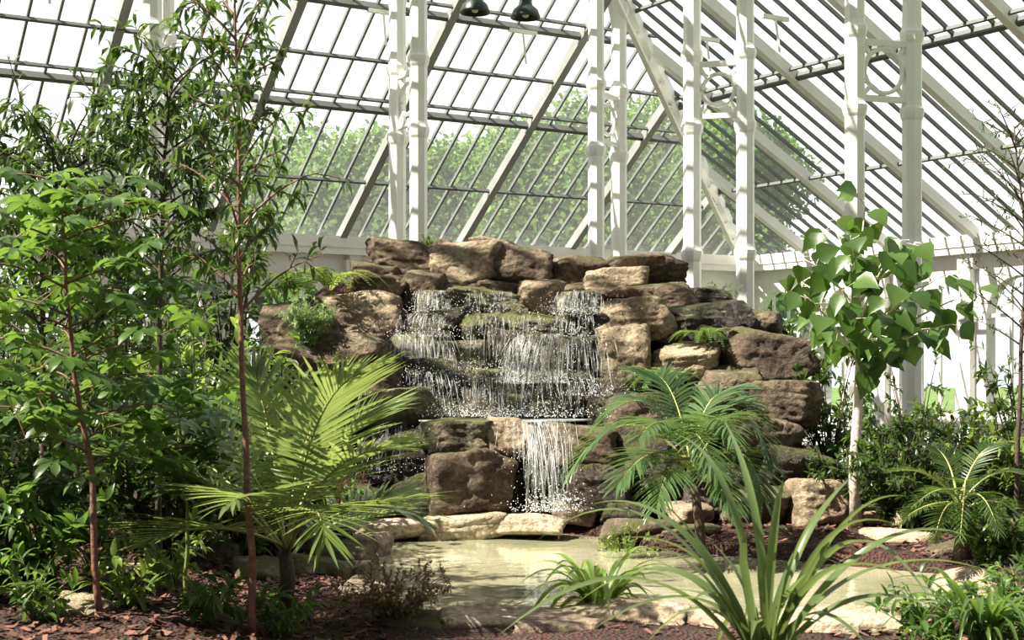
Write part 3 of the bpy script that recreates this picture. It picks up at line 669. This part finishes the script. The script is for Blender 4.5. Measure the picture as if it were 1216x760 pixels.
for i,(u,v,dd) in enumerate([(950,305,0),(985,262,.2),(1028,240,0),(1080,285,-.3),(1125,325,0),(1150,350,.2),(955,350,-.4),(1055,400,-.3),(1100,385,.3),(990,390,.3),(1045,430,-.1),(940,330,.3),(1060,300,-.5),(1010,280,-.5),(1100,290,.3),(1130,385,-.2),(1000,345,-.6),(1075,345,-.6)]):
    a=W(1018,min(435,v+70+R.uniform(-10,20)) if v<390 else 425,D); a.x=tp[3].x
    c=W(u,v,D+dd); mid=(a+c)/2+Z*.12
    bp=[bez(a,mid,c,q/6) for q in range(7)]; tube(g,bp,[.016-.0018*q for q in range(7)],5)
    for q in range(8):
        t=.4+.6*q/7; p=bez(a,mid,c,t)
        out=(rdir()+Vector((0,-.3,-.1))); out.z*=.4; out.normalize()
        pe=p+out*R.uniform(.06,.16); tube(g,[p,pe],.004,3,caps=False)
        dn=(out*R.uniform(.5,1.1)+Vector((0,-.1,-.6))).normalized(); nn=(Vector((R.uniform(-.6,.6),-1,R.uniform(.3,1.1)))).normalized()
        blade(fm,pe,dn,nn,R.uniform(.17,.31),R.uniform(.15,.24),HEART,.5,.14)
mk('heart_leaved_tree',base,'young tree with pale bark and large drooping heart-shaped leaves','tree',[('trunk',g,M['barkpale']),('foliage',fm,M['lf_mid'])])
def fern(u,v,d,n,l,label,leaf='lf_mid',ll=.09):
    base=W(u,v,d); e=empty('fern',base)
    for i in range(n):
        an=2*math.pi*i/n+R.uniform(-.3,.3); o=Vector((math.cos(an),math.sin(an),0)); L_=l*R.uniform(.7,1.1)
        g=MB(); frond(g,base,base+o*L_*.5+Z*L_*.7,base+o*L_+Z*L_*.1*R.uniform(-1,3),20,ll,.02,start=.12,a0=80,a1=60,droop=.3,rr=.005,prof=NARROW,tip=.25); g.obj('frond',[M[leaf],M['rib']],base,parent=e)
    tag(e,label,'fern')
fern(392,348,15.9,18,.68,'arching green fern on top of the rockery','lf_bright',.12)
fern(350,350,16.1,14,.55,'arching green fern on top of the rockery','lf_mid',.12)
fern(835,408,15.55,18,.4,'dark green fern growing between dark boulders','lf_mid',.08)
fern(720,320,17.1,8,.2,'small fern tucked among the top boulders')
fern(790,460,14.5,14,.45,'green fern between the boulders above the palm','lf_mid',.09)
shrub('cushion_plant','pale grey-green feathery cushion plant on the rockery','plant',W(365,405,15.0),.5,.28,.22,40,7,10,.06,.013,NARROW,.5,M['lf_pale'],M['greenstem'],r0=.005)
shrub('seedling_plant','small bright green plant in a rock crevice','plant',W(508,298,16.9),.2,.1,.1,6,3,5,.06,.02,LANCE,.4,M['lf_mid'],M['greenstem'],r0=.004)
shrub('seedling_plant','small bright green plant in a rock crevice','plant',W(855,352,16.4),.14,.2,.1,8,3,6,.06,.02,LANCE,.4,M['lf_bright'],M['greenstem'],r0=.004)
def straps(name,label,base,tips,w,leaf,n_rand=0,rl=.5,hb=.9):
    e=empty(name,base)
    lst=[(t[0],t[1]) for t in tips]
    for i in range(n_rand):
        an=R.uniform(0,6.28); l=rl*R.uniform(.5,1.1); o=Vector((math.cos(an),math.sin(an),0))
        lst.append((base+o*l*.35+Z*l*hb,base+o*l*R.uniform(.6,1)+Z*l*R.uniform(.0,.75)))
    for mid,tip in lst:
        g=MB(); s=R.uniform(-.03,.03)
        sd=(tip-base).cross(Z); 
        if sd.length>.01: sd.normalize()
        sd=(sd+Vector((.6 if sd.x>=0 else -.6,0,0))+rdir()*.35).normalized()
        bezstrap(g,base+Vector((s,R.uniform(-.03,.03),-.02)),mid,tip,w*R.uniform(.75,1.15),sd); g.obj('leaf',leaf,base,parent=e)
    tag(e,label,'plant')
D=5.6
bs=W(905,800,D)
TP=[((912,590),(860,500)),((890,540),(800,515)),((790,520),(640,640)),((780,600),(595,752)),((830,600),(680,720)),((850,650),(700,750)),((918,610),(930,570)),((938,620),(992,590)),((965,580),(1070,625)),((1000,540),(1110,720)),((960,620),(1085,690)),((990,570),(1080,590)),((1010,620),(1180,680)),((850,620),(735,640)),((840,640),(760,650)),((1000,650),(1150,740)),((940,620),(1020,560)),((870,670),(780,590)),((900,690),(840,640)),((950,690),(1010,660)),((880,700),(800,700)),((920,710),(960,680)),((820,560),(700,600)),((1020,580),(1160,640))]
straps('flax_clump','large strap-leaved clump with long arching grey-green blades',bs,[(W(a[0],a[1],D-.2+R.uniform(-.4,.4)),W(b[0],b[1],D+R.uniform(-.8,.5))) for a,b in TP],.044,M['lf_strap'],10,.55)
bs=onground(712,9.0); bs.z=max(bs.z,.03)
straps('lily_clump','bright green strap-leaved clump at the pond edge',bs,[],.045,M['lf_bright'],54,.64)
bs=onground(1165,7.6)
straps('lily_clump','green strap-leaved clump beside the slab',bs,[],.036,M['lf_mid'],40,.6)
for (u,d) in [(1185,7.9),(1110,7.7),(1215,8.8)]:
    shrub('shrub','low leafy green shrub at the pond margin','shrub',onground(u,d),.4,.35,.3,14,4,6,.1,.03,LANCE,.8,M['lf_mid'],M['greenstem'],r0=.006)

# ------------------------------------------------------------ outdoor trees
for (u,d,h,r) in [(165,42,9.8,3.0),(315,48,11.2,3.4),(440,39,9.0,2.8),(560,49,10.2,3.3),(670,39,9.8,2.9),(775,52,12.8,3.4),(865,41,10.2,2.7)]:
    base=Vector(((u-608)/F*d,d,-.45)); g=MB(); fm=MB()
    tube(g,[base,base+Z*h*.4,base+Z*h*.75],[.25,.2,.1],8)
    blobs=[(base+Vector((R.uniform(-1,1)*r*.65,R.uniform(-1,1)*r*.6,h*R.uniform(.35,.85))),r*R.uniform(.3,.55)) for _ in range(22)]
    for c,br in blobs:
        tube(g,[base+Z*h*.3,(base+Z*h*.35+c)/2,c],[.08,.05,.03],4,caps=False)
        for k in range(800):
            dd=rdir(); p=c+dd*br*R.uniform(.5,1.05); blade(fm,p,rdir()+dd*.5,dd,R.uniform(.12,.26),.15,[.4,1,.1],.3,.1)
    mk('tree',base,'broadleaf tree outside seen through the glass','tree',[('trunk',g,M['barkdark']),('foliage',fm,M['lf_out'])],'outdoor trees')

# ------------------------------------------------------------ light, camera
w=bpy.data.worlds.new('World'); scene.world=w; w.use_nodes=True; nt=w.node_tree; L=nt.links.new
bg=nt.nodes['Background']; bg.inputs[0].default_value=(.96,.98,1,1)
tc=N(nt,'ShaderNodeTexCoord'); sx=N(nt,'ShaderNodeSeparateXYZ'); L(tc.outputs['Generated'],sx.inputs[0])
mr=N(nt,'ShaderNodeMapRange'); mr.interpolation_type='SMOOTHSTEP'; mr.inputs['From Min'].default_value=-.4; mr.inputs['From Max'].default_value=.55; mr.inputs['To Min'].default_value=.36; mr.inputs['To Max'].default_value=1.15
L(sx.outputs['Y'],mr.inputs['Value']); L(mr.outputs[0],bg.inputs[1])
sl=bpy.data.lights.new('sun','SUN'); sl.energy=12; sl.angle=math.radians(.6); sl.color=(1,.925,.80)
so=bpy.data.objects.new('sun',sl); COL.objects.link(so); sd=Vector((-.58,-.20,.78)); so.rotation_euler=sd.to_track_quat('Z','Y').to_euler(); so.location=sd*20
cam=bpy.data.cameras.new('camera'); co=bpy.data.objects.new('camera',cam); COL.objects.link(co)
cam.sensor_width=36; cam.lens=F/1216*36; cam.shift_y=(HV-380)/1216; cam.clip_end=400
co.location=(0,0,CAMZ); co.rotation_euler=(math.radians(90),0,0)
cam.dof.use_dof=True; cam.dof.focus_distance=14.5; cam.dof.aperture_fstop=5.6
scene.camera=co
vs=scene.view_settings; vs.view_transform='Standard'
for lk in ('Medium High Contrast','Standard - Medium High Contrast','High Contrast'):
    try: vs.look=lk; print('LOOK',lk); break
    except Exception as ex: print(ex)
